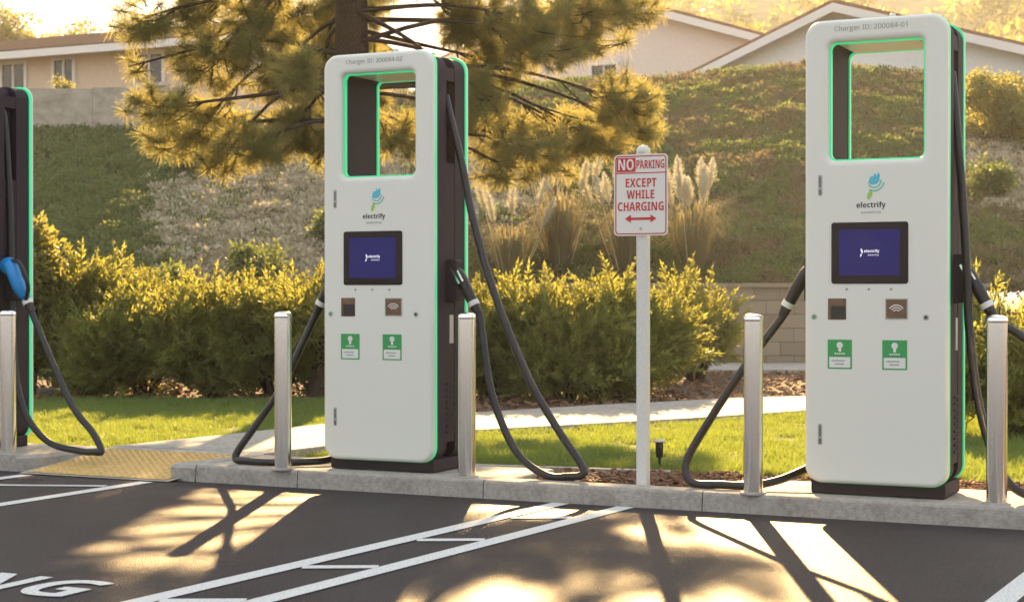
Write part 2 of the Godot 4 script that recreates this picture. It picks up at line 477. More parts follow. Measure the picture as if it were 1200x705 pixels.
func ground_works():
	var g := Geo.new()
	g.quad(Vector3(-600, -0.03, 600), Vector3(600, -0.03, 600), Vector3(600, -0.03, -600), Vector3(-600, -0.03, -600))
	struct(g, "ground", M.dirt)
	g = Geo.new()
	g.quad(Vector3(-60, 0, 60), Vector3(60, 0, 60), Vector3(60, 0, -8.3), Vector3(-60, 0, -8.3))
	var road := struct(g, "road", M.asphalt)
	# painted markings, 4 mm above the asphalt
	var line := func(a: Vector2, b: Vector2, w: float):
		var d := (b - a).normalized()
		var s := Vector2(-d.y, d.x) * w / 2
		var q := Geo.new()
		q.quad(Vector3(a.x - s.x, .004, -a.y + s.y), Vector3(a.x + s.x, .004, -a.y - s.y), Vector3(b.x + s.x, .004, -b.y - s.y), Vector3(b.x - s.x, .004, -b.y + s.y))
		if q.n[0].y < 0:
			q = Geo.new()
			q.quad(Vector3(b.x - s.x, .004, -b.y + s.y), Vector3(b.x + s.x, .004, -b.y - s.y), Vector3(a.x + s.x, .004, -a.y - s.y), Vector3(a.x - s.x, .004, -a.y + s.y))
		put(q, "painted_line", M.paint, road)
	line.call(Vector2(-3.93, 3.2), Vector2(-3.63, 8.17), .10)
	line.call(Vector2(-3.55, 3.2), Vector2(-3.265, 8.17), .10)
	for k in 5:
		var t := (5.02 + 0.86 * k - 3.2) / 4.97
		var xa := lerpf(-3.93, -3.63, t) + .05
		line.call(Vector2(xa, 5.02 + .86 * k - .07), Vector2(lerpf(-3.55, -3.265, t) - .05, 5.02 + .86 * k + .07), .075)
	line.call(Vector2(-6.30, 3.0), Vector2(-6.22, 8.05), .10)
	line.call(Vector2(-7.2, 3.0), Vector2(-7.12, 8.05), .10)
	for k in 4:
		line.call(Vector2(-7.10, 4.7 + .92 * k), Vector2(-6.30, 5.02 + .92 * k), .06)
	line.call(Vector2(-1.14, 3.0), Vector2(-1.0, 8.17), .10)
	var ng := lettering("CHARGING", 0.33, M.paint, road, Vector3(-5.20, 0.005, -5.0), "painted_lettering", "Droid Sans", 700, 0.90, 0.002)
	ng.rotation.x = -PI / 2
	# kerb: cast lengths with real joints
	var kerb := Node3D.new()
	kerb.name = "kerb"; add_child(kerb); kerb.set_meta("kind", "structure")
	var joints := [-5.98, -5.28, -4.10, -2.86, -1.02, .6, 2.2, 3.8, 5.4, 7.0]
	for i in joints.size() - 1:
		g = Geo.new()
		var x0: float = joints[i] + .003
		var x1: float = joints[i + 1] - .003
		var prof := PackedVector2Array([Vector2(.0, -.05), Vector2(.012, .085), Vector2(.018, .096), Vector2(.03, .1), Vector2(.15, .1), Vector2(.15, -.05)])
		var l0 := PackedVector3Array(); var l1 := PackedVector3Array()
		for p in prof:
			var drop := 0.0
			l0.append(Vector3(x0, p.y - drop, KERB - p.x)); l1.append(Vector3(x1, p.y, KERB - p.x))
		l0.reverse(); l1.reverse()
		g.loft([l0, l1])
		put(g, "kerb_stone", M.kerb, kerb)
	# the kerb's tapered end beside the ramp
	g = Geo.new()
	slab(g, [Vector2(-6.17, KERB - .02), Vector2(-5.984, KERB), Vector2(-5.984, KERB - .75), Vector2(-6.06, KERB - .75)], -.05, .098, .02)
	put(g, "kerb_stone", M.kerb, kerb)
	# raised kerb of the first charger's island
	g = Geo.new()
	slab(g, [Vector2(-14, KERB), Vector2(-7.32, KERB), Vector2(-7.22, KERB - .12), Vector2(-7.22, KERB - .72), Vector2(-14, KERB - .72)], -.05, .1, .02)
	put(g, "kerb_stone", M.kerb, kerb)
	# concrete pads the chargers stand on
	for r in [[-5.98, -4.0], [-2.86, -1.0]]:
		g = Geo.new()
		slab(g, [Vector2(r[0], KERB - .155), Vector2(r[1], KERB - .155), Vector2(r[1], KERB - .72), Vector2(r[0], KERB - .72)], -.05, .097, .008)
		struct(g, "concrete_pavement", M.concrete)
		bare_polys.append(PackedVector2Array([Vector2(r[0], KERB), Vector2(r[1], KERB), Vector2(r[1], KERB - .75), Vector2(r[0], KERB - .75)]))
	bare_polys.append(PackedVector2Array([Vector2(-14, KERB), Vector2(-7.2, KERB), Vector2(-7.2, KERB - .74), Vector2(-14, KERB - .74)]))
	# ramp with the tactile panel
	g = Geo.new()
	g.quad(Vector3(-7.22, .006, KERB + .10), Vector3(-6.10, .006, KERB + .10), Vector3(-6.02, .098, KERB - .80), Vector3(-7.22, .098, KERB - .80))
	struct(g, "ramp_pavement", M.concrete)
	g = Geo.new()
	g.quad(Vector3(-7.17, .013, KERB + .07), Vector3(-6.14, .013, KERB + .07), Vector3(-6.07, .092, KERB - .70), Vector3(-7.17, .092, KERB - .70))
	var tac := struct(g, "tactile_pavement", M.tactile)
	var dome := Geo.new()
	dome.lathe([Vector2(.0125, 0), Vector2(.0105, .004), Vector2(.007, .0055), Vector2(0.0001, .0056)], 8)
	var spots := []
	for i in 20:
		for j in 15:
			var t := j / 14.0
			spots.append(Transform3D(Basis(), Vector3(-7.145 + .0515 * i, lerpf(.015, .091, t), lerpf(KERB + .045, KERB - .675, t))))
	tag(many("raised_domes", dome.mesh(), M.tactile, spots, tac), "", "", "", "stuff")
	# planting soil behind the kerb
	g = Geo.new()
	g.quad(Vector3(-40, .045, KERB - .14), Vector3(-7.3, .045, KERB - .14), Vector3(-7.3, .045, -34), Vector3(-40, .045, -34))
	g.quad(Vector3(-7.3, .045, KERB - .7), Vector3(-6.0, .045, KERB - .7), Vector3(-6.0, .045, -34), Vector3(-7.3, .045, -34))
	g.quad(Vector3(-6.0, .045, KERB - .14), Vector3(30, .045, KERB - .14), Vector3(30, .045, -34), Vector3(-6.0, .045, -34))
	struct(g, "garden_ground", M.soil)
	# the curving concrete path
	var L := [Vector2(-7.22, 8.995), Vector2(-7.1, 9.9), Vector2(-6.98, 11.2), Vector2(-6.55, 12.75), Vector2(-5.95, 14.2), Vector2(-5.2, 15.6), Vector2(-4.1, 17.0), Vector2(-2.6, 18.2), Vector2(-.6, 19.0)]
	var R := [Vector2(-6.02, 8.995), Vector2(-5.93, 9.9), Vector2(-5.66, 11.2), Vector2(-5.1, 12.2), Vector2(-4.65, 13.0), Vector2(-4.05, 14.3), Vector2(-3.2, 15.4), Vector2(-2.0, 16.6), Vector2(-.1, 17.6)]
	var path := Node3D.new()
	path.name = "path"; add_child(path); path.set_meta("kind", "structure")
	for i in L.size() - 1:
		g = Geo.new()
		var q := [L[i], L[i + 1], R[i + 1], R[i]]
		var mid := Vector2.ZERO
		for p in q: mid += p / 4.0
		var pts := []
		for p in q:
			var s: Vector2 = p + (mid - p).limit_length(.003)
			pts.append(Vector2(s.x, -s.y))
		slab(g, pts, -.02, .1, .006)
		put(g, "path_slab", M.concrete, path)
		path_polys.append(PackedVector2Array(pts))
	# thin concrete edging between mulch and lawn, and the strip behind the lawn
	g = Geo.new()
	slab(g, [Vector2(-4.75, -9.10), Vector2(-3.45, -9.28), Vector2(-3.45, -9.35), Vector2(-4.75, -9.17)], 0, .075, .006)
	struct(g, "lawn_kerb", M.concrete)
	var a := on_level(-60, 462, .06); var b := on_level(124, 460, .06)
	g = Geo.new()
	slab(g, [flat2(a), flat2(b), flat2(b + (b.normalized() * .35)), flat2(a + (a.normalized() * .35))], 0, .1, .01)
	struct(g, "back_kerb", M.concrete)
	# lawns
	lawn_polys.append(PackedVector2Array([Vector2(-7.25, -9.0), Vector2(-7.12, -9.9), Vector2(-7.0, -11.2), Vector2(-6.6, -12.7), flat2(on_level(395, 470, .06)), flat2(on_level(200, 468, .06)), flat2(on_level(30, 468, .06)), flat2(on_level(-80, 470, .06)), Vector2(-12, -8.95)]))
	lawn_polys.append(PackedVector2Array([Vector2(-5.92, -9.0), Vector2(-5.62, -11.2), Vector2(-5.06, -12.2), Vector2(-4.6, -13.0), Vector2(-4.0, -14.3), Vector2(-3.1, -15.3), Vector2(-1.2, -14.4), Vector2(3.5, -12.5), Vector2(3.5, -9.55), Vector2(-1.8, -9.6), Vector2(-3.45, -9.38), Vector2(-4.75, -9.19), Vector2(-5.3, -8.98)]))
	g = Geo.new()
	for p in lawn_polys: slab(g, Array(p), .0, .058)
	struct(g, "lawn", M.turf)
	rng.seed = 11
	for kind in 2:
		var places := []
		var p: PackedVector2Array = lawn_polys[kind]
		var lo := p[0]; var hi := p[0]
		for q in p: lo = lo.min(q); hi = hi.max(q)
		var f := FastNoiseLite.new()
		f.frequency = .9; f.seed = 4
		for i in int((hi - lo).x * (hi - lo).y * 620):
			var q := Vector2(rng.randf_range(lo.x, hi.x), rng.randf_range(lo.y, hi.y))
			if not Geometry2D.is_point_in_polygon(q, p) or f.get_noise_2dv(q * 2.6) + rng.randf_range(-.2, .2) < -.22: continue
			places.append(Transform3D(rand_basis(Vector3.UP, .25, rng.randf_range(.55, 1.15) * (1.0 + .5 * f.get_noise_2dv(q))), Vector3(q.x, .055, q.y)))
		tag(many("grass", grass_clump(5 + kind), M.grass, places), ["sunlit short lawn grass between the ramp path and the long hedge", "sunlit short lawn grass between mulch strip and curving path"][kind], "grass", "", "stuff")
	# bark chips in the strip behind the kerb, and under the shrubs
	var chips := []
	rng.seed = 12
	while chips.size() < 5200:
		var q := Vector2(rng.randf_range(-4.4, 3.0), rng.randf_range(-9.75, KERB - .17))
		if inside_any(q, bare_polys) or Geometry2D.is_point_in_polygon(q, lawn_polys[1]) and rng.randf() < .93: continue
		chips.append(Transform3D(rand_basis(Vector3.UP, .5, rng.randf_range(.5, 1.5)), Vector3(q.x, .05 + rng.randf() * .022, q.y)))
	var n := 0
	while n < 5200:
		var z := rng.randf_range(14.0, 22.5)
		var q := flat2(cam(rng.randf_range(-5.5, 4.5), 0, z))
		n += 1
		if inside_any(q, path_polys) or inside_any(q, lawn_polys): continue
		chips.append(Transform3D(rand_basis(Vector3.UP, .6, rng.randf_range(.8, 2.2)), Vector3(q.x, .05 + rng.randf() * .03, q.y)))
	var chip := Geo.new()
	chip.box(Vector3.ZERO, Vector3(.034, .006, .015)); chip.box(Vector3(.012, .004, .01), Vector3(.02, .005, .011), Basis(Vector3.UP, .8))
	tag(many("bark_chips", chip.mesh(), M.chip, chips), "reddish brown bark chips covering the planting strips", "mulch", "", "stuff")

# ---------------------------------------------------------------- chargers
const HOLE := [0.003, 1.955, 0.475, 0.59, 0.035]
func charger_shared(o: Node3D, id_text: String):
	var g := Geo.new()
	plate(g, 0, .036, .67, .072, .01, -.185, .165, .004)
	put(g, "base", M.body, o)
	g = Geo.new()
	plate(g, 0, 1.209, .71, 2.303, .085, .185, .215, .022, HOLE, .028)
	put(g, "front_shell", M.shell, o)
	for z in [[.162, .185], [-.207, -.184]]:
		g = Geo.new()
		plate(g, 0, 1.209, .713, 2.306, .086, z[0], z[1], 0.0, [HOLE[0], HOLE[1], HOLE[2] - .016, HOLE[3] - .016, .03])
		put(g, "light_strip", M.strip, o)
	g = Geo.new()
	plate(g, 0, 1.205, .70, 2.285, .08, .045, .162, 0.0, HOLE)
	plate(g, 0, 1.205, .60, 2.26, .05, -.065, .045, 0.0, HOLE)
	plate(g, 0, 1.205, .70, 2.285, .08, -.184, -.065, 0.0, HOLE)
	put(g, "body", M.body, o)
	g = Geo.new()
	plate(g, 0, 1.209, .71, 2.303, .085, -.219, -.207, 0.004, HOLE)
	put(g, "rear_shell", M.shell, o)
	# fill panels of the side groove; the gaps left are the cable slot and the holster hole
	for s in [-1, 1]:
		for r in [[.16, .955], [1.19, 1.74], [2.20, 2.28]]:
			g = Geo.new()
			g.box(Vector3(s * .3235, (r[0] + r[1]) / 2, -.01), Vector3(.048, r[1] - r[0] - .006, .106))
			put(g, "side_panel", M.body, o)
		g = Geo.new()
		for k in 9: g.box(Vector3(s * .351, .22 + k * .034, -.01), Vector3(.008, .012, .10))
		put(g, "vent", M.body, o)
		g = Geo.new()
		g.box(Vector3(s * .349, .80, -.02), Vector3(.006, .16, .045))
		put(g, "rating_plate", M.grey_metal if s > 0 else M.body, o)
	g = Geo.new()
	g.box(Vector3(.003, 1.955 + .295 - .004, -.011), Vector3(.40, .006, .33)); put(g, "window_head", M.shell, o)
	g = Geo.new()
	g.box(Vector3(.003, 1.955 - .295 + .004, -.011), Vector3(.40, .006, .33)); put(g, "bounce_sill", M.shell, o)  # added white panel, unseen by the camera, bounces sun onto the window head
	# small camera pod on top
	g = Geo.new()
	g.lathe([Vector2(.016, 2.35), Vector2(.016, 2.382), Vector2(.012, 2.39), Vector2(.0001, 2.391)], 12, Vector3(.06, 0, .10))
	put(g, "antenna_cap", M.white, o)
	# screen
	g = Geo.new()
	plate(g, -.027, 1.201, .382, .304, .014, .21, .2195, .003)
	var scr := put(g, "screen", M.bezel, o)
	g = Geo.new()
	plate(g, -.027, 1.203, .302, .228, .004, .2155, .2205)
	put(g, "display", M.display, scr)
	lettering("electrify", .0135, M.display_text, scr, Vector3(-.015, 1.210, .2212), "display_lettering", "Droid Sans", 700, 1.0, .001)
	lettering("america", .0085, M.display_text, scr, Vector3(-.007, 1.191, .2212), "display_lettering", "Droid Sans", 400, 1.3, .001)
	g = Geo.new()
	g.poly(leaf_shape(Vector2(-.064, 1.211), .0045, .013, .3), .2205, .2215)
	g.poly(leaf_shape(Vector2(-.068, 1.190), .0035, .009, -.3), .2205, .2215)
	put(g, "display_emblem", M.display_text, scr)
	# emblem and name on the shell
	var em := Geo.new()
	em.poly(PackedVector2Array([Vector2(-.034, 1.543), Vector2(-.024, 1.575), Vector2(-.006, 1.580), Vector2(-.003, 1.594), Vector2(.008, 1.582), Vector2(.018, 1.598), Vector2(.024, 1.583), Vector2(.022, 1.556), Vector2(.010, 1.540), Vector2(-.014, 1.536)]), .2145, .2163)
	var e := put(em, "emblem", M.logo_blue, o)
	em = Geo.new()
	em.poly(arc_shape(Vector2(-.004, 1.556), .030, .037, -2.5, .1), .2145, .2161)
	em.poly(arc_shape(Vector2(-.004, 1.556), .046, .053, -2.1, -.2), .2145, .2161)
	put(em, "emblem_arc", M.logo_teal, e)
	em = Geo.new()
	em.poly(leaf_shape(Vector2(-.026, 1.486), .012, .024, -.35), .2145, .2161)
	put(em, "emblem_leaf", M.logo_green, e)
	lettering("electrify", .026, M.ink, o, Vector3(-.020, 1.437, .2155), "name_lettering", "Droid Sans", 700, 1.0)
	lettering("america", .013, M.pale_ink, o, Vector3(-.020, 1.402, .2155), "name_lettering", "Droid Sans", 400, 1.55)
	lettering(id_text, .024, M.pale_ink, o, Vector3(-.02, 2.314, .2155), "number_lettering", "Droid Sans", 400, 1.1)
	# card reader and payment window
	for r in [[-.189, .924, .092, .106], [.107, .926, .112, .104]]:
		g = Geo.new()
		plate(g, r[0], r[1], r[2], r[3], .004, .208, .2175, .002)
		var rd := put(g, "card_reader", M.grey_metal if r[0] > 0 else M.tan_reflection, o)
		g = Geo.new()
		if r[0] > 0:
			plate(g, r[0], r[1], r[2] - .012, r[3] - .012, .003, .214, .2185)
			put(g, "reader_glass", M.tan_reflection, rd)
			g = Geo.new()
			for k in 3: g.poly(arc_shape(Vector2(r[0], r[1] - .022), .014 + .012 * k, .019 + .012 * k, .6, 2.55), .2185, .2193)
			put(g, "reader_mark", M.white, rd)
		else:
			plate(g, r[0] + .006, r[1] - .016, r[2] - .020, r[3] - .044, .003, .214, .2185)
			put(g, "reader_slot", M.black, rd)
			g = Geo.new()
			plate(g, r[0], r[1] + .034, r[2] - .014, .022, .003, .214, .2195)
			put(g, "reader_lip", M.tan_reflection, rd)
	for x in [-.305, .25]:
		g = Geo.new()
		plate(g, x, .885, .03, .03, .0149, .21, .2175, .002)
		var lk := put(g, "lock", M.grey_metal, o)
		g = Geo.new()
		plate(g, x, .885, .016, .016, .0079, .214, .2185)
		put(g, "keyhole", M.sticker_green if x < 0 else M.ink, lk)
	for x in [-.14, -.03, .08]:
		g = Geo.new()
		plate(g, x, 1.022, .014, .014, .0069, .2145, .2162)
		put(g, "indicator_icon", M.pale_ink, o)
	for y in [1.54, .30]:
		g = Geo.new()
		plate(g, -.275, y, .022, .105, .008, .21, .2172, .002)
		var la := put(g, "latch", M.grey_metal, o)
		g = Geo.new()
		plate(g, -.275, y - .034, .013, .026, .006, .214, .2195, .001)
		plate(g, -.275, y + .016, .009, .055, .004, .214, .2185)
		put(g, "latch_handle", M.dark_metal, la)
	for x in [-.175, .098]:
		g = Geo.new()
		plate(g, x, .700, .122, .145, .003, .2145, .2163)
		var st := put(g, "sticker", M.sticker_green, o)
		g = Geo.new()
		plate(g, x, .660, .106, .052, .002, .2155, .2170)
		put(g, "sticker_panel", M.sticker_white, st)
		g = Geo.new()
		g.poly(arc_shape(Vector2(x, .745), .0, .016, 0, TAU * .98), .2155, .2170)
		plate(g, x, .722, .014, .018, .002, .2155, .2170)
		for k in 5:
			plate(g, x - .022 + k * .011, .703, .007, .008, .001, .2155, .2170)
		put(g, "sticker_mark", M.sticker_white, st)
		g = Geo.new()
		for k in 2: plate(g, x - .008 + .006 * k, .668 - .016 * k, .066 - .02 * k, .006, .001, .2165, .2176)
		put(g, "sticker_print", M.pale_ink, st)

func leaf_shape(c: Vector2, w: float, h: float, turn: float) -> PackedVector2Array:
	var o := PackedVector2Array()
	for j in 12:
		var a := TAU * j / 12.0
		o.append(c + Vector2(cos(a) * w * (.6 + .4 * absf(cos(a))), sin(a) * h).rotated(turn))
	return o
func arc_shape(c: Vector2, r0: float, r1: float, a0: float, a1: float) -> PackedVector2Array:
	var o := PackedVector2Array()
	for j in 13: o.append(c + Vector2.from_angle(lerpf(a0, a1, j / 12.0)) * r1)
	if r0 > 0.0:
		for j in 13: o.append(c + Vector2.from_angle(lerpf(a1, a0, j / 12.0)) * r0)
	return o

func gun(o: Node3D, side: int, m: Material, blue := false):
	var g := Geo.new()
	plate(g, 0, 0, .07, .24, .02, -.045, .045, .008)
	var h := put(g, "holster", M.body, o)
	h.position = Vector3(side * .375, 1.075, -.01)
	g = Geo.new()
	var p := [Vector3(side * .355, 1.13, -.01), Vector3(side * .405, 1.10, -.005), Vector3(side * .455, 1.03, 0), Vector3(side * .495, .955, 0)]
	g.tube(smooth_path(p, 4), [.036, .04, .042, .042, .04, .038, .036, .034, .033, .033, .032, .031, .030], 12)
	if blue:
		g.tube(smooth_path([Vector3(.36, 1.17, .03), Vector3(.40, 1.18, .05), Vector3(.44, 1.13, .06), Vector3(.47, 1.05, .05), Vector3(.49, .99, .02)], 4), [.05, .056, .058, .056, .052, .05, .048, .046, .045, .044, .043, .042, .042, .04, .038, .036, .034], 12)
	var c := put(g, "connector", m, o)
	g = Geo.new()
	g.tube([Vector3(side * .495, .957, 0), Vector3(side * .509, .932, 0)], [.034, .034], 14)
	put(g, "collar", M.white, c)
	if blue:
		g = Geo.new()
		g.tube(smooth_path([Vector3(.42, 1.21, .06), Vector3(.49, 1.20, .07), Vector3(.545, 1.12, .07), Vector3(.55, 1.03, .05), Vector3(.505, .96, .02)], 4), [.013], 8)
		put(g, "hand_guard", M.rubber, c)
	g = Geo.new()
	g.tube([Vector3(side * .508, .934, 0), Vector3(side * .535, .885, 0)], [.03, .024], 10)
	put(g, "strain_relief", M.rubber, c)
	g = Geo.new()
	if side > 0 and not blue:
		g.box(Vector3(.405, 1.10, .04), Vector3(.012, .10, .006), Basis(Vector3(0, 0, 1), .55))
		g.box(Vector3(.435, 1.10, .038), Vector3(.008, .07, .006), Basis(Vector3(0, 0, 1), .55))
		put(g, "trigger_guard", M.chrome, c)

func cable(o: Node3D, px: Array, side: int, gun_first := true):   # px rows: x, y, depth behind the camera's foot line
	var pts := []
	for q in px:
		var w := on_plane(q[0], q[1], q[2])
		w.y = maxf(w.y, .123)
		pts.append(w - o.position)
	var joint := [Vector3(side * .524, .905, 0), Vector3(side * .545, .865, .002)]
	if gun_first: pts = joint + pts
	else: pts = pts + [joint[1], joint[0]]
	var g := Geo.new()
	g.tube(smooth_path(pts, 7), [.0215], 10)
	put(g, "charging_cable", M.rubber, o)
func cable_local(o: Node3D, pts: Array):
	var g := Geo.new()
	g.tube(smooth_path(pts, 7), [.0215], 10)
	put(g, "charging_cable", M.rubber, o)

func street_things():
	var z := FRONT - .215
	# second charger first: it is the one seen whole
	var c2 := thing("charging_station", Vector3(-4.84, .1, z), "tall white charging station with dark screen reader beside the striped parking aisle's end, sign to one side and walkway to the other", "charging station", "charging stations on the kerb")
	c2.set_meta("label", "tall white charging station standing between the walkway ramp and the no-parking sign")
	charger_shared(c2, "Charger ID: 200084-02")
	gun(c2, 1, M.rubber); gun(c2, -1, M.rubber)
	cable(c2, [[522, 112, 8.56], [531, 150, 8.545], [541, 190, 8.53], [554, 255, 8.5], [578, 340, 8.47], [618, 440, 8.44], [655, 505, 8.41], [679, 540, 8.38], [684, 555, 8.36], [668, 563, 8.35], [640, 558, 8.36], [607, 532, 8.4], [584, 485, 8.44], [572, 440, 8.48]], 1, false)
	cable(c2, [[330, 452, 8.48], [298, 500, 8.42], [279, 527, 8.38], [276, 538, 8.36], [287, 546, 8.33], [312, 547, 8.31], [345, 545, 8.38], [375, 540, 8.48], [390, 537, 8.56]], -1)
	var c3 := thing("charging_station", Vector3(-2.015, .1, z), "tall white charging station on the kerb with black cable looping behind its bollard towards the sign", "charging station", "charging stations on the kerb")
	c3.set_meta("label", "tall white charging station standing in front of the tan block wall's end")
	charger_shared(c3, "Charger ID: 200084-01")
	gun(c3, 1, M.rubber); gun(c3, -1, M.rubber)
	cable(c3, [[872, 431, 8.47], [832, 492, 8.42], [808, 533, 8.38], [804, 552, 8.36], [814, 567, 8.34], [845, 573, 8.33], [880, 571, 8.36], [915, 562, 8.46], [948, 548, 8.62]], -1)
	cable_local(c3, [Vector3(.325, 2.10, -.02), Vector3(.352, 1.85, .0), Vector3(.385, 1.5, .02), Vector3(.41, 1.15, .04), Vector3(.43, .8, .06), Vector3(.48, .45, .08), Vector3(.58, .16, .12), Vector3(.70, .045, .15), Vector3(.84, .045, .13), Vector3(.95, .16, .10), Vector3(.93, .45, .06), Vector3(.80, .68, .03), Vector3(.66, .80, .01), Vector3(.545, .865, 0), Vector3(.524, .905, 0)])
	var c1 := thing("charging_station", Vector3(-8.06, .1, z), "dark sided charging station with a bright blue connector in its holster", "charging station", "charging stations on the kerb")
	charger_shared(c1, "Charger ID: 200084-03")
	gun(c1, 1, M.blue_gun, true); gun(c1, -1, M.rubber)
	cable(c1, [[80, 468, 8.46], [108, 507, 8.42], [118, 528, 8.40], [110, 538, 8.38], [92, 536, 8.40], [58, 519, 8.44], [34, 494, 8.48], [22, 462, 8.52], [16, 420, 8.54], [13, 340, 8.545], [11, 240, 8.55], [6, 150, 8.55], [0, 112, 8.56]], 1)
	# bollards
	var spots := [[-7.49, 8.30, "steel bollard below the blue charging connector"], [-5.39, 8.22, "steel bollard beside the ramp with a cable looping behind it"], [-4.24, 8.28, "steel bollard between a charging station's holster and the parking sign"],
		[-2.605, 8.24, "steel bollard between the small path light and a charging station"], [-1.425, 8.32, "steel bollard in front of the near juniper shrub"]]
	for s in spots:
		var b := thing("bollard", Vector3(s[0], .1, -s[1]), s[2], "bollard", "steel bollards guarding the chargers")
		var g := Geo.new()
		g.lathe([Vector2(.049, 0), Vector2(.049, .872), Vector2(.047, .878)], 28)
		put(g, "post", M.steel, b)
		g = Geo.new()
		g.lathe([Vector2(.050, .862), Vector2(.051, .868), Vector2(.051, .880), Vector2(.047, .889), Vector2(.036, .896), Vector2(.018, .899), Vector2(.0001, .9)], 28)
		put(g, "cap", M.steel, b)
		g = Geo.new()
		g.lathe([Vector2(.066, -.004), Vector2(.066, .004), Vector2(.062, .007), Vector2(.05, .007)], 24)
		put(g, "base_ring", M.kerb, b)
	# the sign
	var sp := on_plane(754, 571, 8.37)
	var sg := thing("parking_sign", Vector3(sp.x, .05, -8.37), "red and white no-parking-except-while-charging sign on a white post", "sign")
	var g := Geo.new()
	plate(g, 0, 0, .058, .058, .006, 0, 1.80)
	var post := put(g, "post", M.galv, sg)
	post.rotation.x = -PI / 2
	g = Geo.new()
	g.lathe([Vector2(.036, 1.79), Vector2(.036, 1.808), Vector2(.022, 1.825), Vector2(.0001, 1.83)], 12)
	put(g, "post_cap", M.galv, sg)
	g = Geo.new()
	plate(g, 0, 1.566, .300, .425, .024, .034, .037)
	var pn := put(g, "sign_panel", M.sign_white, sg)
	g = Geo.new()
	plate(g, 0, 1.566, .286, .411, .019, .0365, .0378, 0.0, [0, 1.566, .274, .399, .014])
	plate(g, 0, 1.681, .274, .006, .0005, .0365, .0378)
	plate(g, -.082, 1.724, .106, .074, .002, .0365, .0378)
	put(g, "sign_border", M.sign_red, pn)
	lettering("NO", .056, M.sign_white, pn, Vector3(-.083, 1.724, .0386), "sign_lettering", "Droid Sans", 700, .80, .0012)
	lettering("PARKING", .044, M.sign_red, pn, Vector3(.0535, 1.724, .038), "sign_lettering", "Droid Sans", 700, .60, .0012)
	for r in [["EXCEPT", 1.629, .66], ["WHILE", 1.568, .74], ["CHARGING", 1.505, .79]]:
		lettering(r[0], .045, M.sign_red, pn, Vector3(0, r[1], .038), "sign_lettering", "Droid Sans", 700, .80, .0012)
	g = Geo.new()
	g.poly(PackedVector2Array([Vector2(-.088, 1.442), Vector2(-.055, 1.463), Vector2(-.055, 1.4485), Vector2(.055, 1.4485), Vector2(.055, 1.463), Vector2(.088, 1.442), Vector2(.055, 1.421), Vector2(.055, 1.4355), Vector2(-.055, 1.4355), Vector2(-.055, 1.421)]), .0365, .0386)
	put(g, "sign_arrow", M.sign_red, pn)
	for y in [1.745, 1.39]:
		g = Geo.new()
		plate(g, 0, y, .014, .014, .0069, .036, .042, .002)
		put(g, "bolt", M.grey_metal, pn)
	# little path light in the mulch
	var lp := on_level(773, 551, .05)
	var pl := thing("path_light", Vector3(lp.x, .05, lp.z), "small black garden path light standing in the bark mulch", "path light")
	g = Geo.new()
	g.lathe([Vector2(.008, -.02), Vector2(.009, .09)], 8)
	put(g, "stake", M.black, pl)
	g = Geo.new()
	g.lathe([Vector2(.012, .075), Vector2(.022, .08), Vector2(.023, .165), Vector2(.02, .17)], 14)
	put(g, "lamp_body", M.black, pl)
	g = Geo.new()
	g.lathe([Vector2(.0001, .168), Vector2(.034, .168), Vector2(.036, .173), Vector2(.030, .181), Vector2(.0001, .186)], 16)
	put(g, "cap", M.grey_metal, pl)

# ---------------------------------------------------------------- hillside, walls, houses
func ridge_t(px: float) -> float:        # tangent of the ridge's elevation
	var k := [[-500, .094], [170, .0945], [330, .105], [560, .121], [790, .1255], [945, .133], [1150, .125], [1700, .12]]
	for i in k.size() - 1:
		if px < k[i + 1][0]: return lerpf(k[i][1], k[i + 1][1], clampf((px - k[i][0]) / (k[i + 1][0] - k[i][0]), 0, 1))
	return .12
func ridge_z(px: float) -> float: return remap(clampf(px, 200, 700), 200, 700, 33.5, 38.0)
var bump := FastNoiseLite.new()
func hill_at(px: float, t: float) -> Vector3:
	var walled := smoothstep(480, 530, px)
	var z0 := lerpf(22.5, 25.05, walled)
	var y0 := lerpf(.04, 1.14, walled)
	var zr := ridge_z(px)
	var z := lerpf(z0, zr, t)
	var yr := EYE + ridge_t(px) * zr
	var y := lerpf(y0, yr, pow(t, .92))
	var x := (px - CX) / F * z
	var p := cam(x, y, z)
	var damp := smoothstep(0, .08, t)
	p.y += (bump.get_noise_2d(p.x * 3, p.z * 3) * .10 + bump.get_noise_2d(p.x * 11, p.z * 11) * .09) * damp * (1.0 - .8 * smoothstep(.85, 1.0, t))
	return p
func bare(px: float, t: float) -> float:        # 1 where the slope is bare straw and rubble
	var a := 1.0 - smoothstep(.55, 1.15, Vector2((px - 335) / 185.0, (t - .50) / .42).length())
	a = maxf(a, .85 - smoothstep(.2, 1.1, Vector2((px - 1190) / 110.0, (t - .42) / .3).length()))
	a = maxf(a, .9 - smoothstep(.2, 1.1, Vector2((px - 575) / 120.0, (t - .42) / .34).length()))
	return clampf(a + bump.get_noise_2d(px * .35, t * 140) * .55, 0, 1)

